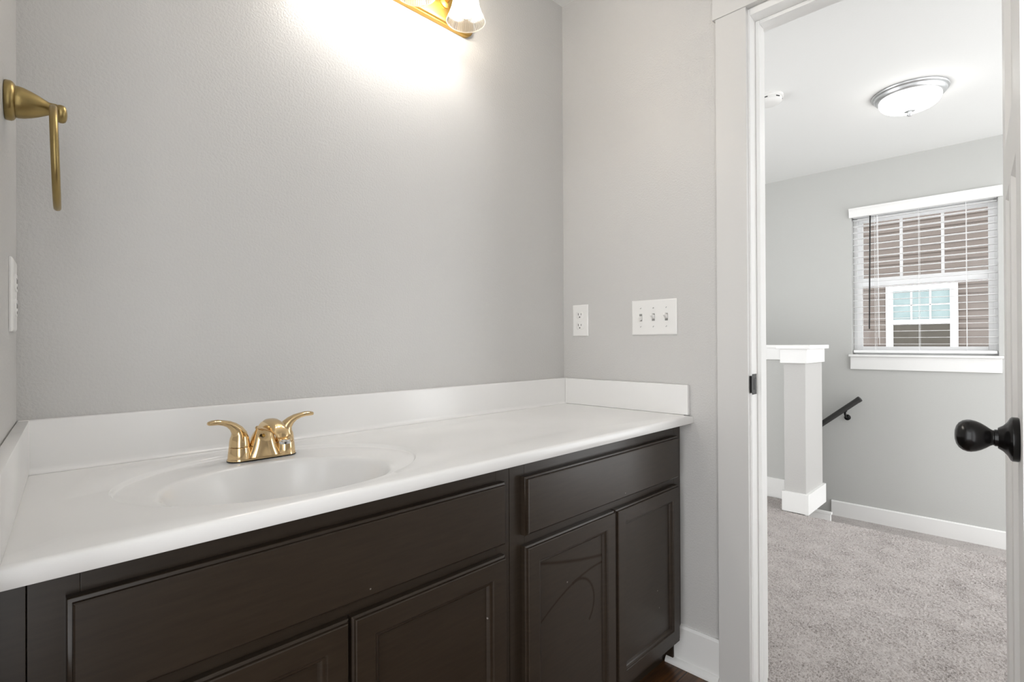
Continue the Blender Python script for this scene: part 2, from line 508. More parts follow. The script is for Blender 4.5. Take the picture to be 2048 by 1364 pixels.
# lower landing and flight of stairs going down behind the post
LZ = -1.05 + ZC
mb = MB()
mb.box(1.785, HX, -2.45, -0.17, LZ - 0.2, LZ)
for k in range(5):
    mb.box(2.148, HX, -0.17 + 0.24 * k, -0.17 + 0.24 * (k + 1), LZ - 0.2 - 0.18 * (k + 1), LZ - 0.18 * (k + 1))
struct('floor', mb, 'carpet', 'carpeted landing and stairs one level below the hall', 'stairs')
mb = MB()
mb.prism([(HX, LZ), (HX - 0.014, LZ), (HX - 0.014, LZ + 0.102), (HX - 0.009, LZ + 0.108), (HX, LZ + 0.108)], -2.45, -0.197, 'y')
struct('baseboard_far', mb, 'trim', 'white baseboard under the hall window wall', 'baseboard')
mb = MB().box(2.148, 2.165, -0.36, -0.17, LZ, LZ + 0.20, 0.002)
mb.box(2.148, 2.172, -0.365, -0.17, LZ + 0.20, LZ + 0.215, 0.002)
struct('trim_6', mb, 'trim', 'white skirt board at the foot of the stair post', 'trim')

# deep pile carpet
def carpet():
    mb = MB()
    b = mb.b
    for x0, x1, y0, y1, nx, ny in ((0.058, 1.787, -2.45, -0.19, 340, 440), (0.058, 2.03, -0.19, 0.30, 380, 100)):
        V = {}
        for j in range(ny + 1):
            y = y0 + (y1 - y0) * j / ny
            for i in range(nx + 1):
                x = x0 + (x1 - x0) * i / nx
                p = Vector((x * 120, y * 120, 0))
                h = 0.0050 * noise.noise(p) + 0.0035 * noise.noise(p * 1.9) + 0.003 * noise.noise(Vector((x * 7, y * 7, 3)))
                if i == nx: h = -0.012
                V[i, j] = b.verts.new((x + 0.002 * noise.noise(p + Vector((9, 0, 0))), y + 0.002 * noise.noise(p + Vector((0, 9, 0))), h))
        for j in range(ny):
            for i in range(nx):
                b.faces.new((V[i, j], V[i + 1, j], V[i + 1, j + 1], V[i, j + 1]))
    o = mb.build('carpet', 'carpet', smooth=True)
    tag(o, 'taupe cut pile carpet covering the hall floor beyond the doorway', 'carpet', None, 'stuff')
carpet()

# newel post
np_ = thing('newel_post', 'white square boxed stair post with a capped top, in the hall', 'post', (1.97, -0.26, 0))
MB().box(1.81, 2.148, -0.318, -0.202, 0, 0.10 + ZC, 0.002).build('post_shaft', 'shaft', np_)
MB().box(1.796, 2.16, -0.334, -0.1905, 0, 0.116, 0.002).build('post_base', 'trim', np_)
MB().box(1.788, 2.15, -0.333, -0.188, 0.099 + ZC, 0.182 + ZC, 0.002).build('cap_collar', 'trim', np_)
MB().box(1.772, 2.17, -0.352, -0.17, 0.182 + ZC, 0.2045 + ZC, 0.002).build('post_cap', 'trim', np_)

# handrail on the far wall
hr = thing('handrail', 'dark round handrail sloping down behind the white stair post', 'handrail', (2.79, -0.30, -0.26 + ZC))
d = Vector((0, 0.228, -0.192)).normalized()
a = Vector((2.79, -0.385, -0.185 + ZC)); z_ = a + d * 1.4
MB().tube([a, z_], 0.019, 20).build('rail', 'rail', hr)
MB().tube([a - d * 0.012, a - d * 0.010, a + d * 0.012, a + d * 0.014], [0.0170, 0.0200, 0.0200, 0.0180], 20).build('end_cap', 'rail', hr)
for k, t_ in enumerate((0.11, 0.9)):
    c_ = a + d * t_ + Vector((0, 0, -0.019))
    mb = MB()
    mb.tube([c_ + Vector((0, -0.012, 0.004)), c_, c_ + Vector((0.0, 0, -0.022)), c_ + Vector((0.02, 0.0, -0.045)), Vector((HX - 0.004, c_.y, c_.z - 0.05))], [0.006, 0.008, 0.007, 0.007, 0.008], 10)
    mb.lathe([(0, 0.0), (0.021, 0.0), (0.021, 0.003), (0.014, 0.006), (0, 0.008)], 20, Matrix.Translation((HX, c_.y, c_.z - 0.05)) @ rot_to((-1, 0, 0), (0, 1, 0)).to_4x4())
    mb.build('bracket', 'black', hr)

# ------------------------------------------------------------------ hall window
wn = thing('window_1', 'white double hung window in the hall wall', 'window', (HX + 0.1, (WY0 + WY1) / 2, WZ0), kind='structure')
FX0, FX1 = HX + 0.075, HX + 0.13
def frame(mb, x0, x1, y0, y1, z0, z1, w, bev=0.002, top=None, bot=None):
    t = w if top is None else top; bt = w if bot is None else bot
    mb.box(x0, x1, y0, y0 + w, z0, z1, bev); mb.box(x0, x1, y1 - w, y1, z0, z1, bev)
    mb.box(x0, x1, y0 + w, y1 - w, z0, z0 + bt, bev); mb.box(x0, x1, y0 + w, y1 - w, z1 - t, z1, bev)
    return mb
MZ = 0.645 + ZC
frame(MB(), FX0, FX1, WY0, WY1, WZ0, WZ1, 0.022).build('window_frame', 'vinyl', wn)
us = frame(MB(), FX0 + 0.028, FX0 + 0.05, WY0 + 0.020, WY1 - 0.020, MZ - 0.025, WZ1 - 0.02, 0.030).build('upper_sash', 'vinyl', wn)
ls = frame(MB(), FX0 + 0.002, FX0 + 0.026, WY0 + 0.020, WY1 - 0.020, WZ0 + 0.02, MZ + 0.032, 0.030, bot=0.04, top=0.058).build('lower_sash', 'vinyl', wn)
g0, g1 = WY0 + 0.05, WY1 - 0.05
for k in (1, 2):
    yy = g0 + (g1 - g0) * k / 3
    MB().box(FX0 + 0.032, FX0 + 0.046, yy - 0.0085, yy + 0.0085, MZ, WZ1 - 0.05, 0.002).build('muntin', 'vinyl', us)
MB().box(FX0 + 0.038, FX0 + 0.041, g0 - 0.005, g1 + 0.005, MZ, WZ1 - 0.045).build('glass_pane', 'glass', us)
MB().box(FX0 + 0.012, FX0 + 0.015, g0 - 0.005, g1 + 0.005, WZ0 + 0.055, MZ - 0.02).build('glass_pane', 'glass', ls)
MB().box(HX - 0.035, FX0, WY0 - 0.022, WY1 + 0.016, WZ0 - 0.012, WZ0 + 0.003, 0.003).build('window_sill', 'trim', wn)
MB().box(HX - 0.017, HX, WY0 - 0.014, WY1 + 0.008, 0.026 + ZC, WZ0 - 0.012, 0.002).build('apron', 'trim', wn)

# blinds
bl = thing('window_blind', 'white horizontal slat blind with open slats in the hall window', 'blind', (HX + 0.03, (WY0 + WY1) / 2, WZ0))
BY0, BY1 = WY0 + 0.006, WY1 - 0.006
mb = MB()
vy0, vy1 = WY0 - 0.022, WY1 + 0.010
mb.prism([(HX - 0.001, 1.112 + ZC), (HX - 0.018, 1.112 + ZC), (HX - 0.022, 1.118 + ZC), (HX - 0.022, 1.150 + ZC), (HX - 0.026, 1.160 + ZC), (HX - 0.032, 1.168 + ZC), (HX - 0.032, 1.176 + ZC), (HX - 0.001, 1.176 + ZC)], vy0, vy1, 'y')
va = mb.build('valance', 'trim', bl)
mb = MB()
zs = []
k = 0
z0 = 0.205 + ZC
while z0 + 0.0445 * k < 1.108 + ZC:
    z = z0 + 0.0445 * k; zs.append(z)
    rot = Matrix.Translation((HX + 0.035, 0, z)) @ Matrix.Rotation(math.radians(1.0), 4, 'Y')
    mb.box(-0.023, 0.023, BY0, BY1, -0.0010, 0.0010, 0.0, rot)
    k += 1
sl = mb.build('slats', 'slat', bl, smooth=False)
MB().box(HX + 0.012, HX + 0.058, BY0, BY1, 0.143 + ZC, 0.163 + ZC, 0.004).build('bottom_rail', 'slat', bl)
MB().box(HX + 0.010, HX + 0.060, BY0, BY1, 1.112 + ZC, 1.15 + ZC, 0.002).build('headrail', 'slat', bl)
for yy in (-0.470, -0.715, -0.955):
    mb = MB()
    for xx in (HX + 0.009, HX + 0.061):
        mb.tube([(xx, yy, 0.150 + ZC), (xx, yy, 1.115 + ZC)], 0.0011, 6)
    for z in zs:
        mb.box(HX + 0.009, HX + 0.061, yy - 0.0009, yy + 0.0009, z - 0.0026, z - 0.0014)
    mb.build('ladder_cord', 'slat', bl)
mb = MB()
mb.tube([(HX + 0.003, -0.490, 0.25 + ZC), (HX + 0.003, -0.487, 0.8 + ZC), (HX + 0.006, -0.485, 1.115 + ZC)], 0.0012, 6)
mb.tube([(HX + 0.003, -0.496, 0.20 + ZC), (HX + 0.003, -0.492, 0.8 + ZC), (HX + 0.006, -0.489, 1.115 + ZC)], 0.0012, 6)
mb.build('lift_cord', 'slat', bl)
MB().tube([(HX + 0.002, -0.437, 0.312 + ZC), (HX + 0.002, -0.441, 0.7 + ZC), (HX + 0.006, -0.445, 1.115 + ZC)], 0.0042, 8).build('tilt_wand', 'black', bl)['label'] = 'black tilt wand'

# neighbouring house seen through the window
NX = 7.0; KS = (NX + 1.5209) / (5.36 + 1.5209)
def ny(y): return -1.2435 + (y + 1.2435) * KS
def nz(z): return 0.224 + (z - 0.224) * KS + ZC
hs = thing('house', 'neighbouring house with brown lap siding seen through the blind', 'house', (NX + 0.1, -0.9, -2.4))
wy0, wy1, wz0, wz1 = ny(-0.729), ny(-0.133), nz(-0.40), nz(0.822)
mb = MB()
ex = 0.108
k = 0
z = -2.4
while z < 4.2:
    prof = [(NX, z), (NX - 0.022, z), (NX - 0.006, z + ex + 0.012), (NX, z + ex + 0.012)]
    if z + ex > wz0 and z < wz1:
        mb.prism(prof, -3.4, wy0, 'y'); mb.prism(prof, wy1, 2.4, 'y')
    else:
        mb.prism(prof, -3.4, 2.4, 'y')
    z += ex
mb.box(NX, NX + 0.2, -3.4, 2.4, -2.4, 4.2)
mb.build('siding', 'siding', hs, smooth=False)
fwd = 0.062 * KS
wf = frame(MB(), NX - 0.04, NX + 0.0, wy0, wy1, wz0, wz1, fwd, 0.004).build('house_window', 'vinyl', hs)
zm0, zm1 = nz(0.408), nz(0.452)
MB().box(NX - 0.035, NX, wy0 + fwd, wy1 - fwd, zm0, zm1, 0.003).build('meeting_rail', 'vinyl', wf)
MB().box(NX - 0.012, NX - 0.002, wy0 + fwd, wy1 - fwd, zm1, wz1 - fwd).build('upper_pane', 'paleglass', wf)
MB().box(NX - 0.012, NX - 0.002, wy0 + fwd, wy1 - fwd, wz0 + fwd, zm0).build('lower_pane', 'darkglass', wf)
for k in (1, 2):
    yy = wy0 + fwd + (wy1 - wy0 - 2 * fwd) * k / 3
    MB().box(NX - 0.02, NX - 0.012, yy - 0.009, yy + 0.009, zm1, wz1 - fwd).build('grid_bar', 'vinyl', wf)
zz = (zm1 + wz1 - fwd) / 2
MB().box(NX - 0.02, NX - 0.012, wy0 + fwd, wy1 - fwd, zz - 0.009, zz + 0.009).build('grid_bar', 'vinyl', wf)

# ------------------------------------------------------------------ hall ceiling lamp and smoke detector
fl = thing('ceiling_light', 'round flush mount ceiling lamp with a glowing white dome in the hall', 'ceiling light', (1.775, -0.815, CEIL))
dn = Matrix.Translation((1.775, -0.815, CEIL)) @ Matrix.Rotation(pi, 4, 'X')
MB().lathe([(0, 0), (0.158, 0), (0.160, 0.004), (0.158, 0.010), (0.150, 0.014), (0.149, 0.022), (0.143, 0.030), (0.138, 0.033), (0.130, 0.036), (0.12, 0.036), (0, 0.034)], 64, dn).build('lamp_pan', 'nickel', fl)
dm = [(0.130 * sqrt(max(0, 1 - (t / 10) ** 2.4)), 0.036 + 0.062 * t / 10) for t in range(11)]
MB().lathe([(0.131, 0.031)] + dm, 64, dn).build('glass_dome', 'dome', fl)
MB().lathe([(0, 0.094), (0.022, 0.095), (0.023, 0.099), (0.011, 0.104), (0.009, 0.110), (0.012, 0.115), (0.008, 0.122), (0, 0.124)], 24, dn).build('finial', 'nickel', fl)
sd = thing('smoke_detector', 'small round white smoke detector on the hall ceiling by the door frame', 'smoke detector', (1.32, -0.298, CEIL))
dn2 = Matrix.Translation((1.315, -0.297, CEIL)) @ Matrix.Rotation(pi, 4, 'X')
MB().lathe([(0, 0), (0.064, 0), (0.065, 0.010), (0.062, 0.013), (0, 0.013)], 40, dn2).build('mounting_base', 'plastic', sd)
MB().lathe([(0, 0.013), (0.058, 0.013), (0.058, 0.030), (0.050, 0.038), (0.030, 0.042), (0, 0.043)], 40, dn2).build('detector_body', 'plastic', sd)
for k in range(0, 12, 2):
    MB().box(0.0572, 0.0588, -0.010, 0.010, 0.019, 0.024, 0, dn2 @ Matrix.Rotation(2 * pi * k / 12, 4, 'Z')).build('vent_slot', 'slot', sd)

# ------------------------------------------------------------------ the open door
H0 = Vector((-0.003, -1.204, 0)); E0 = Vector((-0.563, -1.2355, 0))
dx_ = (E0 - H0).normalized(); dnrm = Vector((0, 0, 1)).cross(dx_) * -1
if dnrm.y < 0: dnrm = -dnrm
RD = Matrix((dx_, dnrm, Vector((0, 0, 1)))).transposed()
if RD.determinant() < 0: RD = Matrix((dx_, dnrm, Vector((0, 0, 1)))).transposed()
DM = Matrix.Translation(H0) @ RD.to_4x4()
dr = bpy.data.objects.new('door_1', None); C.objects.link(dr); dr.matrix_world = DM
tag(dr, 'white panelled bathroom door standing open at the right edge', 'door', None, 'structure')
LW, LT = 0.561, 0.035
Z0, Z1 = 0.012, 1.145 + ZC
xs = [0.0, 0.108, 0.252, 0.308, 0.452, LW]
def door_panel(zlist):
    """front and back faces carved with recessed panels (local: x along leaf, y = outward)"""
    mb = MB()
    # solid members
    def bx(x0, x1, z0, z1, y0=-LT, y1=0.0): mb.box(x0, x1, y0, y1, z0, z1, 0.0)
    bx(xs[0], xs[1], Z0, Z1); bx(xs[4], xs[5], Z0, Z1)
    zt = [Z0, 0.20, 0.502 + ZC, 0.605 + ZC, Z1 - 0.11, Z1]
    bx(xs[1], xs[4], zt[0], zt[1]); bx(xs[1], xs[4], zt[2], zt[3]); bx(xs[1], xs[4], zt[4], zt[5])
    bx(xs[2], xs[3], zt[1], zt[2])
    return mb, zt
mb, zt = door_panel(None)
leaf = mb.build('door_leaf', 'door', dr, local=True)
for (a_, b_, c_, e_) in ((xs[1], xs[2], zt[1], zt[2]), (xs[3], xs[4], zt[1], zt[2]), (xs[1], xs[4], zt[3], zt[4])):
    mb = MB()
    mb.box(a_, b_, -LT + 0.009, -0.009, c_, e_)
    w = 0.010                                   # sloped sticking round the panel, both faces
    for (y0, y1) in ((0.0, -0.009), (-LT, -LT + 0.009)):
        o4 = [(a_, y0, c_), (b_, y0, c_), (b_, y0, e_), (a_, y0, e_)]
        i4 = [(a_ + w, y1, c_ + w), (b_ - w, y1, c_ + w), (b_ - w, y1, e_ - w), (a_ + w, y1, e_ - w)]
        mb.rings([o4, i4])
    mb.build('door_panel', 'door', leaf, local=True, smooth=False)
# knob set
def knob(name, x, z, side):
    base = Matrix.Translation((x, 0 if side > 0 else -LT, z)) @ rot_to((0, side, 0), (1, 0, 0)).to_4x4()
    pf = [(0, 0), (0.0305, 0.0), (0.0315, 0.0015), (0.0315, 0.0075), (0.030, 0.0095), (0.024, 0.0125), (0.0185, 0.017), (0.0155, 0.0215), (0.0150, 0.022), (0.0150, 0.0225)]
    ro = MB().lathe(pf, 40, base).build('knob_rose', 'black', dr, local=True)
    pk = [(0, 0.0222), (0.0122, 0.0222), (0.0122, 0.0258), (0.0110, 0.0268), (0.0110, 0.0282), (0.0128, 0.0310), (0.0162, 0.0352), (0.0198, 0.0405), (0.0224, 0.0460), (0.0238, 0.0518), (0.0238, 0.0560), (0.0222, 0.0610), (0.0186, 0.0655), (0.0134, 0.0686), (0.0068, 0.0703), (0, 0.0707)]
    MB().lathe(pk, 40, base).build('door_knob', 'black', ro, local=True)
knob('knob', 0.486, 0.083 + ZC, 1)
knob('knob', 0.486, 0.083 + ZC, -1)
MB().box(LW - 0.001, LW + 0.001, -0.030, -0.006, 0.06 + ZC, 0.118 + ZC).build('latch_plate', 'black', dr, local=True)
for z in (0.18, 1.0, 1.74):
    MB().tube([(0.0, -LT - 0.005, z), (0.0, -LT - 0.005, z + 0.08)], 0.005, 12).build('hinge', 'black', dr, local=True)

# ------------------------------------------------------------------ vanity cabinets
FY = -0.467                                # face of the face frames
CT = ZC - 0.024                            # underside of the top
CB = 0.074                                 # bottom of the face frame
def door_front(mb, x0, x1, z0, z1, w):
    """five piece door: stepped outer edge, frame, bead and a flat sunk panel, facing -y"""
    y1 = FY - 0.0205
    def lp(i, y): return [(x0 + i, y, z0 + i), (x1 - i, y, z0 + i), (x1 - i, y, z1 - i), (x0 + i, y, z1 - i)]
    mb.boxy = True
    mb.rings([lp(0.0, FY - 0.0005), lp(0.0, y1 + 0.0085), lp(0.0008, y1 + 0.0075), lp(0.0035, y1 + 0.0060), lp(0.0040, y1 + 0.0015), lp(0.0055, y1),
              lp(w - 0.012, y1), lp(w - 0.0108, y1 + 0.0012), lp(w - 0.0100, y1 + 0.0035), lp(w - 0.0060, y1 + 0.0040), lp(w - 0.0030, y1 + 0.0062),
              lp(w - 0.0010, y1 + 0.0100), lp(w, y1 + 0.0108)])
    return mb
def slab_front(mb, x0, x1, z0, z1):
    y1 = FY - 0.0205
    def lp(i, y): return [(x0 + i, y, z0 + i), (x1 - i, y, z0 + i), (x1 - i, y, z1 - i), (x0 + i, y, z1 - i)]
    mb.boxy = True
    mb.rings([lp(0.0, FY - 0.0005), lp(0.0, y1 + 0.0085), lp(0.0010, y1 + 0.0070), lp(0.0045, y1 + 0.0055), lp(0.0050, y1 + 0.0015), lp(0.0068, y1)], cap1=True)
    return mb
def cabinet(name, label, x0, x1, drawer, doors, drawer_name, stiles):
    t = thing(name, label, 'bathroom cabinet', ((x0 + x1) / 2, -0.24, 0))
    mb = MB()                               # box, floor and toe kick
    mb.box(x0, x0 + 0.015, -0.448, -0.004, 0.0, CT - 0.001)
    mb.box(x1 - 0.015, x1, -0.448, -0.004, 0.0, CT - 0.001)
    mb.box(x0 + 0.015, x1 - 0.015, -0.448, -0.004, 0.088, 0.104)
    mb.box(x0 + 0.015, x1 - 0.015, -0.016, -0.004, 0.104, CT - 0.001)
    mb.build('carcass', 'cab', t)
    MB().box(x0, x1, -0.420, -0.407, 0.0, CB + 0.013).build('toe_kick', 'cab', t)
    a_, b_ = stiles
    mb = MB()
    mb.box(x0, x0 + a_, FY, FY + 0.019, CB, CT - 0.001, 0.0008)
    mb.box(x1 - b_, x1, FY, FY + 0.019, CB, CT - 0.001, 0.0008)
    for z0, z1 in ((CB, CB + 0.045), (ZC - 0.222, ZC - 0.178), (CT - 0.055, CT - 0.001)):
        mb.box(x0 + a_, x1 - b_, FY, FY + 0.019, z0, z1, 0.0008)
    mb.build('face_frame', 'cab', t)
    slab_front(MB(), *drawer).build(drawer_name, 'cab', t, recalc=True)
    for (dx0, dx1) in doors:
        z0, z1 = ZC - 0.676, ZC - 0.2095
        d_ = door_front(MB(), dx0, dx1, z0, z1, 0.050).build('cabinet_door', 'cab', t, recalc=True)
        MB().box(dx0 + 0.0495, dx1 - 0.0495, FY - 0.0099, FY - 0.0040, z0 + 0.0495, z1 - 0.0495).build('panel', 'cab_smear' if abs(dx0 + 0.720) < 1e-6 else 'cab', d_, smooth=False)
    return t
ca = cabinet('sink_cabinet', 'dark espresso sink cabinet with a wide false drawer front, below the basin', -1.494, -0.7545,
             (-1.462, -0.779, ZC - 0.188, ZC - 0.060), ((-1.462, -1.1235), (-1.1185, -0.779)), 'false_drawer_front', (0.045, 0.038))
MB().box(-1.523, -1.4946, FY + 0.002, FY + 0.019, CB, CT - 0.001, 0.0008).build('filler_strip', 'cab', ca)
cb = cabinet('drawer_cabinet', 'dark espresso cabinet with one drawer over two doors, beside the switch wall', -0.7535, -0.0045,
             (-0.720, -0.046, ZC - 0.187, ZC - 0.0610), ((-0.720, -0.3865), (-0.3815, -0.046)), 'drawer_front', (0.045, 0.040))

# ------------------------------------------------------------------ vanity top with integral basin
vt = thing('countertop', 'white cultured marble vanity top with an oval basin and raised backsplash', 'countertop', (-0.745, -0.255, ZC))
X0, X1, YF, YK = -1.4905, -0.001, -0.510, -0.001
BX, BYc, BRX, BRY = -1.160, -0.328, 0.182, 0.148
OX, OY, ORX, ORY = -1.146, -0.283, 0.250, 0.196
NA = 192
SLX = 0.0805
def rect_pt(a, inset):
    # walk the counter outline: direction a from the basin centre
    c_, s_ = cos(a), sin(a)
    t = 1e9
    if c_ > 1e-9: t = min(t, (X1 - BX) / c_)
    den = c_ - SLX * s_                       # the left end follows the slanting wall
    if den < -1e-9: t = min(t, (X0 + SLX * BYc - BX) / den)
    if s_ > 1e-9: t = min(t, (YK - BYc) / s_)
    if s_ < -1e-9: t = min(t, (YF + inset - BYc) / s_)
    return BX + c_ * t, BYc + s_ * t
angs = [2 * pi * i / NA for i in range(NA)]
for cx_, cy_ in ((X0 + SLX * YF, YF), (X1, YF), (X0, YK), (X1, YK)):       # snap the nearest directions onto the corners
    a = atan2(cy_ - BYc, cx_ - BX) % (2 * pi)
    i = min(range(NA), key=lambda k: abs(angs[k] - a)); angs[i] = a
def ell(a, k):
    # rings from the basin lip (k=0) to the outer dished ellipse (k=1)
    cx = BX + (OX - BX) * k; cy = BYc + (OY - BYc) * k
    rx = BRX + (ORX - BRX) * k; ry = BRY + (ORY - BRY) * k
    ct, st = cos(a) / rx, sin(a) / ry
    t = 1 / sqrt(ct * ct + st * st)
    return cx + cos(a) * t, cy + sin(a) * t
DEPTH = 0.007                                # dished ring, fading out to the front
def dish(a):
    y = sin(a)
    return DEPTH * (0.25 + 0.75 * min(1, max(0, (y + 0.75) / 0.9)))
def flat_ring(k, zf):
    r = []
    for a in angs:
        x, y = ell(a, k)
        y = max(y, YF + 0.009)
        r.append((x, y, ZC + zf(a)))
    return r
# basin interior
prof = [(0.10, -0.1285), (0.25, -0.127), (0.42, -0.1225), (0.58, -0.1135), (0.70, -0.1005), (0.79, -0.085), (0.86, -0.067), (0.905, -0.051), (0.940, -0.0375), (0.965, -0.0275), (0.982, -0.0205), (0.996, -0.0155), (1.008, -0.0122), (1.020, -0.0102), (1.036, -0.0088), (1.058, -0.0082), (1.09, -0.008)]
def bas_ring(s_, z):
    r = []
    for a in angs:
        x, y = ell(a, 0)
        r.append((BX + (x - BX) * s_, max(BYc + (y - BYc) * s_, YF + 0.009), ZC + z + (DEPTH - dish(a)) * min(1, max(0, (s_ - 0.9) / 0.19))))
    return r
mb = MB()
mb.rings([bas_ring(s_, z) for s_, z in prof])
bas = mb.build('basin', 'marble', vt)
dc = Vector((BX, BYc, ZC - 0.1288))
MB().lathe([(0, 0.001), (0.020, 0.001), (0.0205, 0.003), (0.0235, 0.004), (0.0265, 0.003), (0.027, 0.0), (0, 0.0)], 32, Matrix.Translation(dc)).build('drain', 'goldsat', bas)
mb = MB()
L = [bas_ring(1.09, -0.008)]
kk = lambda a, s_: s_
def mix_ring(t, zf):
    A = bas_ring(1.09, -0.008); B = flat_ring(0.93, lambda a: 0)
    return [(p[0] + (q_[0] - p[0]) * t, p[1] + (q_[1] - p[1]) * t, ZC + zf(a)) for p, q_, a in zip(A, B, angs)]
for t in (0.12, 0.5, 0.85):
    L.append(mix_ring(t, lambda a: -dish(a) - 0.0010 * (1 - t)))
L.append(flat_ring(0.93, lambda a: -dish(a)))
for k_, f_ in ((0.95, 0.97), (0.965, 0.87), (0.98, 0.70), (0.995, 0.47), (1.01, 0.25), (1.025, 0.10), (1.04, 0.0)):
    L.append(flat_ring(k_, lambda a, f_=f_: -dish(a) * f_))
def out_ring(inset, z, t=1.0):
    B = flat_ring(1.04, lambda a: 0)
    r = []
    for a, p in zip(angs, B):
        x, y = rect_pt(a, inset)
        y = max(y, YF + inset)
        r.append((p[0] + (x - p[0]) * t, min(p[1] + (y - p[1]) * t, YK), ZC + z))
    return r
L.append(out_ring(0.008, 0, 0.5))
L.append(out_ring(0.008, 0))
L.append(out_ring(0.0035, -0.0012)); L.append(out_ring(0.0008, -0.004)); L.append(out_ring(0.0, -0.008)); L.append(out_ring(0.0, -0.0225)); L.append(out_ring(0.001, -0.024)); L.append(out_ring(0.03, -0.024))
mb.rings(L)
mb.build('top_slab', 'marble', vt)
# backsplash with a soft cove at its foot
def splash(x0, x1):
    p = [(-0.001, ZC + 0.0), (-0.026, ZC + 0.0003), (-0.0215, ZC + 0.0022), (-0.0185, ZC + 0.006), (-0.018, ZC + 0.012), (-0.018, ZC + 0.0888), (-0.0165, ZC + 0.0922), (-0.0135, ZC + 0.0935), (-0.001, ZC + 0.0935)]
    return MB().prism(p, x0, x1, 'x')
splash(-1.489, -0.001).build('backsplash', 'marble', vt)
mb = MB()
mb.box(-0.016, -0.0012, -0.4995, -0.0185, ZC + 0.0002, ZC + 0.0932, 0.0022)
mb.build('side_splash', 'marble', vt)
mb = MB()
q = [onleft(0.003, 0.001, 0), onleft(0.503, 0.001, 0), onleft(0.503, 0.017, 0), onleft(0.003, 0.017, 0)]
t_ = bmesh.new()
A = [t_.verts.new((p.x, p.y, ZC + 0.0002)) for p in q]; B = [t_.verts.new((p.x, p.y, ZC + 0.0932)) for p in q]
for i in range(4): t_.faces.new((A[i], A[(i + 1) % 4], B[(i + 1) % 4], B[i]))
t_.faces.new(A[::-1]); t_.faces.new(B)
bmesh.ops.recalc_face_normals(t_, faces=t_.faces)
bmesh.ops.bevel(t_, geom=list(t_.edges), offset=0.0022, segments=2, profile=0.5, affect='EDGES')
mb._add(t_)
mb.build('side_splash', 'marble', vt)

# ------------------------------------------------------------------ faucet
FXc, FYc, FZ = -1.1295, -0.130, ZC - 0.0062
fa = thing('faucet', 'polished brass two handle faucet behind the oval basin', 'faucet', (FXc, FYc, FZ))
def fl_(x, y, z): return (FXc + x, FYc - y, FZ + z)       # x right, y towards the user, z up
mb = MB()                                  # base plate: rounded oblong
def oblong(hx, r, z, n=12):
    o = []
    for i in range(n + 1): a = -pi / 2 + pi * i / n; o.append(fl_(hx + r * cos(a), r * sin(a), z))
    for i in range(n + 1): a = pi / 2 + pi * i / n; o.append(fl_(-hx + r * cos(a), r * sin(a), z))
    return o
HS = 0.0440
mb.rings([oblong(HS, 0.0222, 0.0), oblong(HS, 0.0222, 0.0025), oblong(HS, 0.0214, 0.0045)], cap0=True, cap1=True)
mb.build('base_plate', 'gold', fa, recalc=True)
MB().rings([oblong(HS, 0.0228, -0.0008), oblong(HS, 0.0228, 0.0010)], cap0=True, cap1=True).build('gasket', 'black', fa, recalc=True)
for sgn in (-1, 1):
    c_ = Matrix.Translation(fl_(sgn * HS, 0, 0))
    MB().lathe([(0, 0.0042), (0.0212, 0.0042), (0.0206, 0.012), (0.0194, 0.0235), (0.0190, 0.0262), (0.0182, 0.0268), (0, 0.0268)], 36, c_).build('handle_base', 'gold', fa)
    # lever: hub that sweeps up and out into a flat paddle
    path = [(0, 0, 0.0278), (0, 0, 0.036), (0.0, 0, 0.045), (0.001, 0, 0.053), (0.005, 0.001, 0.061), (0.012, 0.002, 0.0685), (0.021, 0.0035, 0.0745), (0.031, 0.005, 0.0778), (0.041, 0.0065, 0.0800), (0.050, 0.008, 0.0800), (0.0565, 0.009, 0.0794), (0.0588, 0.0094, 0.0790)]
    rad = [0.0188, 0.0183, 0.0170, 0.0152, 0.0133, 0.0116, 0.0102, 0.0094, 0.0094, 0.0090, 0.0068, 0.003]
    flat = [(1, 1), (1, 1), (1, 1), (1, 0.95), (1, 0.85), (1, 0.74), (1, 0.64), (1, 0.58), (1, 0.56), (1, 0.56), (1, 0.58), (1, 0.7)]
    pts = [fl_(sgn * (HS + p[0]), p[1], p[2]) for p in path]
    # keep the cross section's wide axis horizontal
    rings = []
    P = [Vector(p) for p in pts]
    for i, p in enumerate(P):
        d_ = (P[min(i + 1, len(P) - 1)] - P[max(i - 1, 0)]).normalized()
        side = Vector((0, 1, 0)); side = (side - d_ * side.dot(d_)).normalized()
        tp = d_.cross(side)
        rings.append([p + side * (rad[i] * flat[i][0] * cos(2 * pi * k / 20)) + tp * (rad[i] * flat[i][1] * sin(2 * pi * k / 20)) for k in range(20)])
    MB().rings(rings, cap0=True, cap1=True).build('lever_handle', 'gold', fa, recalc=True)
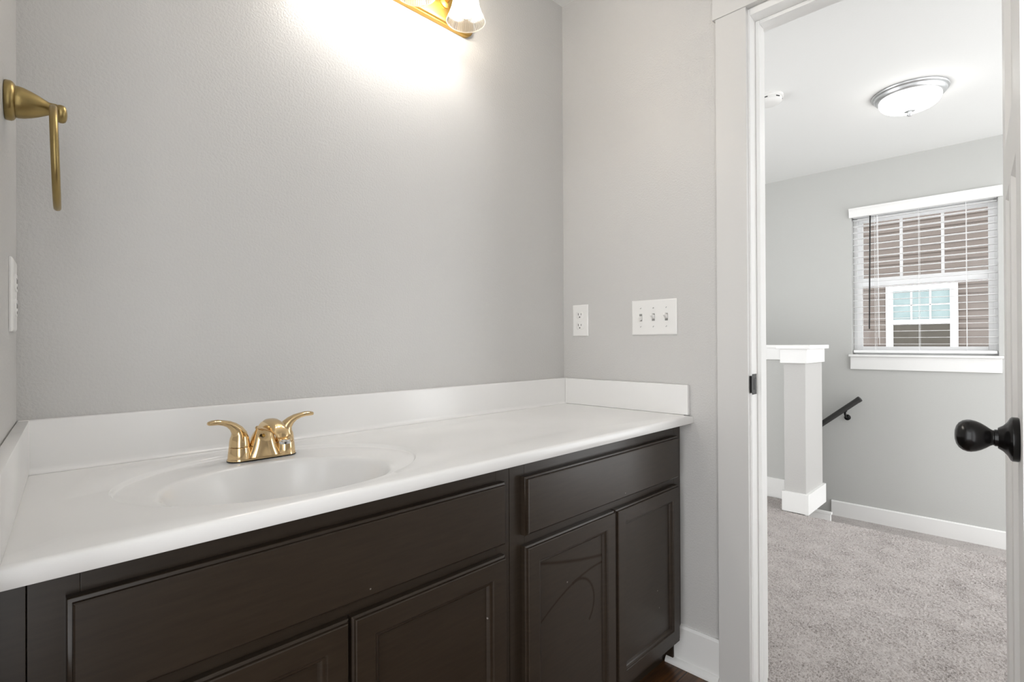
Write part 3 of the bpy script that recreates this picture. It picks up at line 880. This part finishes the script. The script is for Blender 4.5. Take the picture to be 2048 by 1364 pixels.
# spout: broad flared body that narrows upward, arches over and points down to the basin
mb = MB()
def sect(w, dpt, y, z, tilt, n=28, sq=2.6):
    o = []
    for i in range(n):
        a = 2 * pi * i / n
        cx = abs(cos(a)) ** (2 / sq) * (1 if cos(a) >= 0 else -1) * w
        cy = abs(sin(a)) ** (2 / sq) * (1 if sin(a) >= 0 else -1) * dpt
        o.append(fl_(cx, y + cy * cos(tilt), z + cy * sin(tilt)))
    return o
st = [(0.0365, 0.0195, 0.0, 0.0040, 0), (0.0325, 0.0190, 0.0, 0.010, 0), (0.0280, 0.0183, 0.000, 0.020, 0.0), (0.0245, 0.0175, 0.000, 0.031, 0.02), (0.0215, 0.0168, 0.000, 0.042, 0.08),
      (0.0182, 0.0160, 0.003, 0.0515, 0.28), (0.0160, 0.0152, 0.010, 0.0600, 0.60), (0.0150, 0.0142, 0.022, 0.0665, 0.98), (0.0146, 0.0134, 0.037, 0.0700, 1.30), (0.0143, 0.0128, 0.054, 0.0708, 1.52),
      (0.0141, 0.0122, 0.071, 0.0694, 1.72), (0.0138, 0.0118, 0.087, 0.0660, 1.95), (0.0134, 0.0115, 0.101, 0.0608, 2.25), (0.0129, 0.0114, 0.1105, 0.0545, 2.60), (0.0122, 0.0113, 0.1140, 0.0500, 2.9)]
mb.rings([sect(*s_) for s_ in st], cap0=True, cap1=True)
sp = mb.build('spout', 'gold', fa, recalc=True)
MB().lathe([(0, 0), (0.0098, 0), (0.0102, 0.002), (0.0102, 0.008), (0, 0.008)], 24, Matrix.Translation(fl_(0, 0.1145, 0.0425))).build('aerator', 'chrome', sp)
MB().lathe([(0, 0), (0.0028, 0), (0.0030, 0.0012), (0.0018, 0.0022), (0, 0.0024)], 16, Matrix.Translation(fl_(-0.004, 0.0178, 0.046)) @ rot_to((0, -1, 0.05)).to_4x4()).build('set_screw', 'goldsat', sp)
mb = MB()
mb.tube([fl_(0, -0.012, 0.035), fl_(0, -0.016, 0.050), fl_(0, -0.017, 0.056)], 0.0022, 10)
mb.lathe([(0, 0), (0.004, 0.001), (0.0048, 0.004), (0.003, 0.007), (0, 0.008)], 16, Matrix.Translation(fl_(-0.004, -0.017, 0.054)))
mb.build('lift_rod', 'gold', fa)

# ------------------------------------------------------------------ vanity light
vl = thing('vanity_light', 'gold bath bar light with ribbed bell shades on the wall above the counter', 'wall light', (-0.743, 0.0, 1.235 + ZC))
PX0, PX1, PZ0, PZ1 = -1.030, -0.456, 1.174 + ZC, 1.292 + ZC
def rrect(x0, x1, z0, z1, r, y, n=8):
    o = []
    for cx, cz, a0 in ((x1 - r, z1 - r, 0), (x0 + r, z1 - r, pi / 2), (x0 + r, z0 + r, pi), (x1 - r, z0 + r, 1.5 * pi)):
        for i in range(n + 1):
            a = a0 + pi / 2 * i / n
            o.append((cx + r * cos(a), y, cz + r * sin(a)))
    return o
mb = MB()
def pl(i, y, r=0.03): return rrect(PX0 + i, PX1 - i, PZ0 + i, PZ1 - i, r - i, y)
mb.rings([pl(0, -0.0005), pl(0, -0.013), pl(0.0015, -0.0145), pl(0.0030, -0.0148), pl(0.0035, -0.0175), pl(0.0050, -0.0210), pl(0.0085, -0.0225)], cap0=True, cap1=True)
mb.build('back_plate', 'goldsat', vl, recalc=True)
SZ = 1.135 + ZC
for sx in (-0.573, -0.743, -0.913):
    SY = -0.118
    mb = MB()
    mb.tube([(sx, -0.0225, 1.235 + ZC), (sx, -0.05, 1.237 + ZC), (sx, -0.085, 1.250 + ZC), (sx, -0.108, 1.272 + ZC), (sx, SY, 1.290 + ZC), (sx, SY, 1.300 + ZC)], 0.0075, 14)
    mb.lathe([(0, 0), (0.020, 0), (0.019, 0.004), (0.012, 0.008), (0, 0.009)], 24, Matrix.Translation((sx, -0.0222, 1.235 + ZC)) @ rot_to((0, -1, 0)).to_4x4())
    ar = mb.build('lamp_arm', 'goldsat', vl)
    MB().lathe([(0, 0.0), (0.024, 0.0), (0.027, 0.004), (0.026, 0.028), (0.018, 0.040), (0.008, 0.044), (0, 0.044)], 28, Matrix.Translation((sx, SY, 1.252 + ZC))).build('socket_cup', 'goldsat', vl)
    # ribbed bell shade, open below
    pr = [(0.0265, 0.118), (0.0285, 0.110), (0.0310, 0.095), (0.0330, 0.075), (0.0355, 0.055), (0.0395, 0.036), (0.0455, 0.020), (0.0510, 0.008), (0.0535, 0.002), (0.0540, 0.0)]
    NR = 112
    rib = lambda i, k: 1 + (0.012 if i % 2 else -0.012) * (1 if 0 < k < len(pr) - 1 else 0)
    sh = MB().lathe(pr, NR, Matrix.Translation((sx, SY, SZ)), rib).build('glass_shade', 'shade', vl, smooth=False)
    MB().tube([(sx + 0.0538 * cos(2 * pi * i / 48), SY + 0.0538 * sin(2 * pi * i / 48), SZ) for i in range(48)], 0.0014, 8, closed=True).build('shade_rim', 'shade', sh)
    bp = [(0, 0.0)] + [(0.029 * sin(pi * t / 14), 0.029 - 0.029 * cos(pi * t / 14)) for t in range(1, 10)] + [(0.0195, 0.056), (0.0150, 0.068), (0.0135, 0.08), (0, 0.08)]
    MB().lathe(bp, 28, Matrix.Translation((sx, SY, SZ + 0.012))).build('light_bulb', 'bulb', vl)

# ------------------------------------------------------------------ towel ring on the left wall
TS, TZ = 0.213, 0.574 + ZC
tr = thing('towel_ring', 'aged brass towel ring on the narrow left wall', 'towel ring', onleft(TS, 0, TZ))
bm_ = Matrix.Translation(onleft(TS, 0.0003, TZ)) @ rot_to(LN, (0, 0, 1)).to_4x4()
MB().lathe([(0, 0), (0.0265, 0), (0.0275, 0.0015), (0.0275, 0.0065), (0.0262, 0.009), (0.0225, 0.0115), (0, 0.0115)], 40, bm_).build('wall_rose', 'brushed', tr)
MB().lathe([(0, 0.011), (0.0218, 0.0112), (0.0222, 0.014), (0.0212, 0.020), (0.0185, 0.028), (0.0150, 0.036), (0.0112, 0.043), (0.0090, 0.0475), (0.0090, 0.056), (0, 0.056)], 40, bm_).build('post', 'brushed', tr)
MB().lathe([(0, 0.0545), (0.0105, 0.0548), (0.0125, 0.0568), (0.0132, 0.0600), (0.0128, 0.0632), (0.0110, 0.0658), (0.0070, 0.0674), (0, 0.068)], 32, bm_ @ Matrix.Translation((-0.004, 0, 0))).build('end_knob', 'brushed', tr)
RC, RR_ = TZ + 0.003 - 0.0755, 0.0715
pts = [onleft(TS + RR_ * cos(a), 0.0525 + 0.004 * (1 - sin(a)) / 2, RC + RR_ * sin(a)) for a in [2 * pi * i / 72 for i in range(72)]]
MB().tube(pts, 0.0047, 14, closed=True).build('ring', 'brushed', tr)

# ------------------------------------------------------------------ outlets and switches
def outlet(name, label, base):
    """base: matrix, x across, y up, z out of the wall"""
    t = bpy.data.objects.new(name, None); C.objects.link(t); t.matrix_world = base
    tag(t, label, 'outlet')
    plate_mesh(0.070, 0.1143).build('cover_plate', 'plastic', t, local=True, recalc=True)
    for s_ in (-1, 1):
        cy = s_ * 0.0195
        o = []
        for i in range(40):
            a = 2 * pi * i / 40
            o.append((max(-0.0172, min(0.0172, 0.0172 * 1.0 * cos(a) * 1.08)), max(-0.0135, min(0.0135, 0.0172 * sin(a)))))
        mb = MB()
        mb.rings([[(p[0], cy + p[1], 0.0040) for p in o], [(p[0], cy + p[1], 0.0066) for p in o], [(p[0] * 0.95, cy + p[1] * 0.95, 0.0072) for p in o]], cap1=True)
        f = mb.build('receptacle', 'plastic', t, local=True, recalc=True)
        for xx, hh in ((-0.0063, 0.0042), (0.0063, 0.0034)):
            MB().box(xx - 0.0010, xx + 0.0010, cy + 0.003 - hh, cy + 0.003 + hh, 0.0070, 0.0075).build('slot', 'slot', f, local=True)
        MB().lathe([(0, 0.0070), (0.0024, 0.0070), (0.0024, 0.0075), (0, 0.0075)], 16, Matrix.Translation((0, cy - 0.0075, 0))).build('slot', 'slot', f, local=True)
    MB().lathe([(0, 0.0045), (0.003, 0.0045), (0.0028, 0.0058), (0, 0.0062)], 16).build('screw', 'plastic', t, local=True)
    return t
def plate_mesh(w, h):
    mb = MB()
    def lp(i, z): return [(-w / 2 + i, -h / 2 + i, z), (w / 2 - i, -h / 2 + i, z), (w / 2 - i, h / 2 - i, z), (-w / 2 + i, h / 2 - i, z)]
    mb.boxy = True
    mb.rings([lp(0, 0.0), lp(0, 0.0022), lp(0.0012, 0.0038), lp(0.0035, 0.0050), lp(0.006, 0.0055)], cap0=True, cap1=True)
    return mb
endR = Matrix((Vector((0, -1, 0)), Vector((0, 0, 1)), Vector((-1, 0, 0)))).transposed().to_4x4()
outlet('wall_outlet', 'white duplex outlet on the end wall above the side splash, left of the switches', Matrix.Translation((-0.0003, -0.0812, 0.3051 + ZC)) @ endR)
lr = Matrix((-LD, Vector((0, 0, 1)), LN)).transposed().to_4x4()
outlet('wall_outlet', 'white duplex outlet seen edge on, on the left wall below the towel ring', Matrix.Translation(onleft(0.115, 0.0003, 0.302 + ZC)) @ lr)

sw = bpy.data.objects.new('light_switch', None); C.objects.link(sw)
sw.matrix_world = Matrix.Translation((-0.0003, -0.2974 - 0.0809, 0.3057 + ZC)) @ endR
tag(sw, 'white three gang toggle switch plate on the end wall beside the door casing', 'light switch')
plate_mesh(0.1619, 0.1143).build('cover_plate', 'plastic', sw, local=True, recalc=True)
for k, up in ((-1, -1), (0, 1), (1, 1)):
    cx = k * 0.046
    mb = MB()
    mb.box(cx - 0.0052, cx + 0.0052, -0.0120, 0.0120, 0.0040, 0.0058)
    mb.build('toggle_slot', 'screw', sw, local=True, smooth=False)
    mb = MB()
    mx = Matrix.Translation((cx, 0, 0.003)) @ Matrix.Rotation(math.radians(-24 * up), 4, 'X')
    rg = []
    for z, wx, wy in ((0.0, 0.0046, 0.0060), (0.006, 0.0044, 0.0052), (0.014, 0.0036, 0.0042), (0.0185, 0.0032, 0.0036), (0.0195, 0.0024, 0.0028)):
        rg.append([mx @ Vector(p) for p in ((-wx, -wy, z), (wx, -wy, z), (wx, wy, z), (-wx, wy, z))])
    mb.rings(rg, cap0=True, cap1=True)
    mb.build('toggle', 'plastic', sw, local=True, recalc=True)
    for s_ in (-1, 1):
        sc = MB().lathe([(0, 0.0050), (0.0032, 0.0050), (0.0030, 0.0062), (0, 0.0066)], 16, Matrix.Translation((cx, s_ * 0.0302, 0))).build('screw', 'plastic', sw, local=True)
        ang = random.uniform(0.5, 1.3)
        MB().box(-0.0026, 0.0026, -0.0005, 0.0005, 0.0061, 0.0068, 0, Matrix.Translation((cx, s_ * 0.0302, 0)) @ Matrix.Rotation(ang, 4, 'Z')).build('screw_slot', 'slot', sc, local=True)
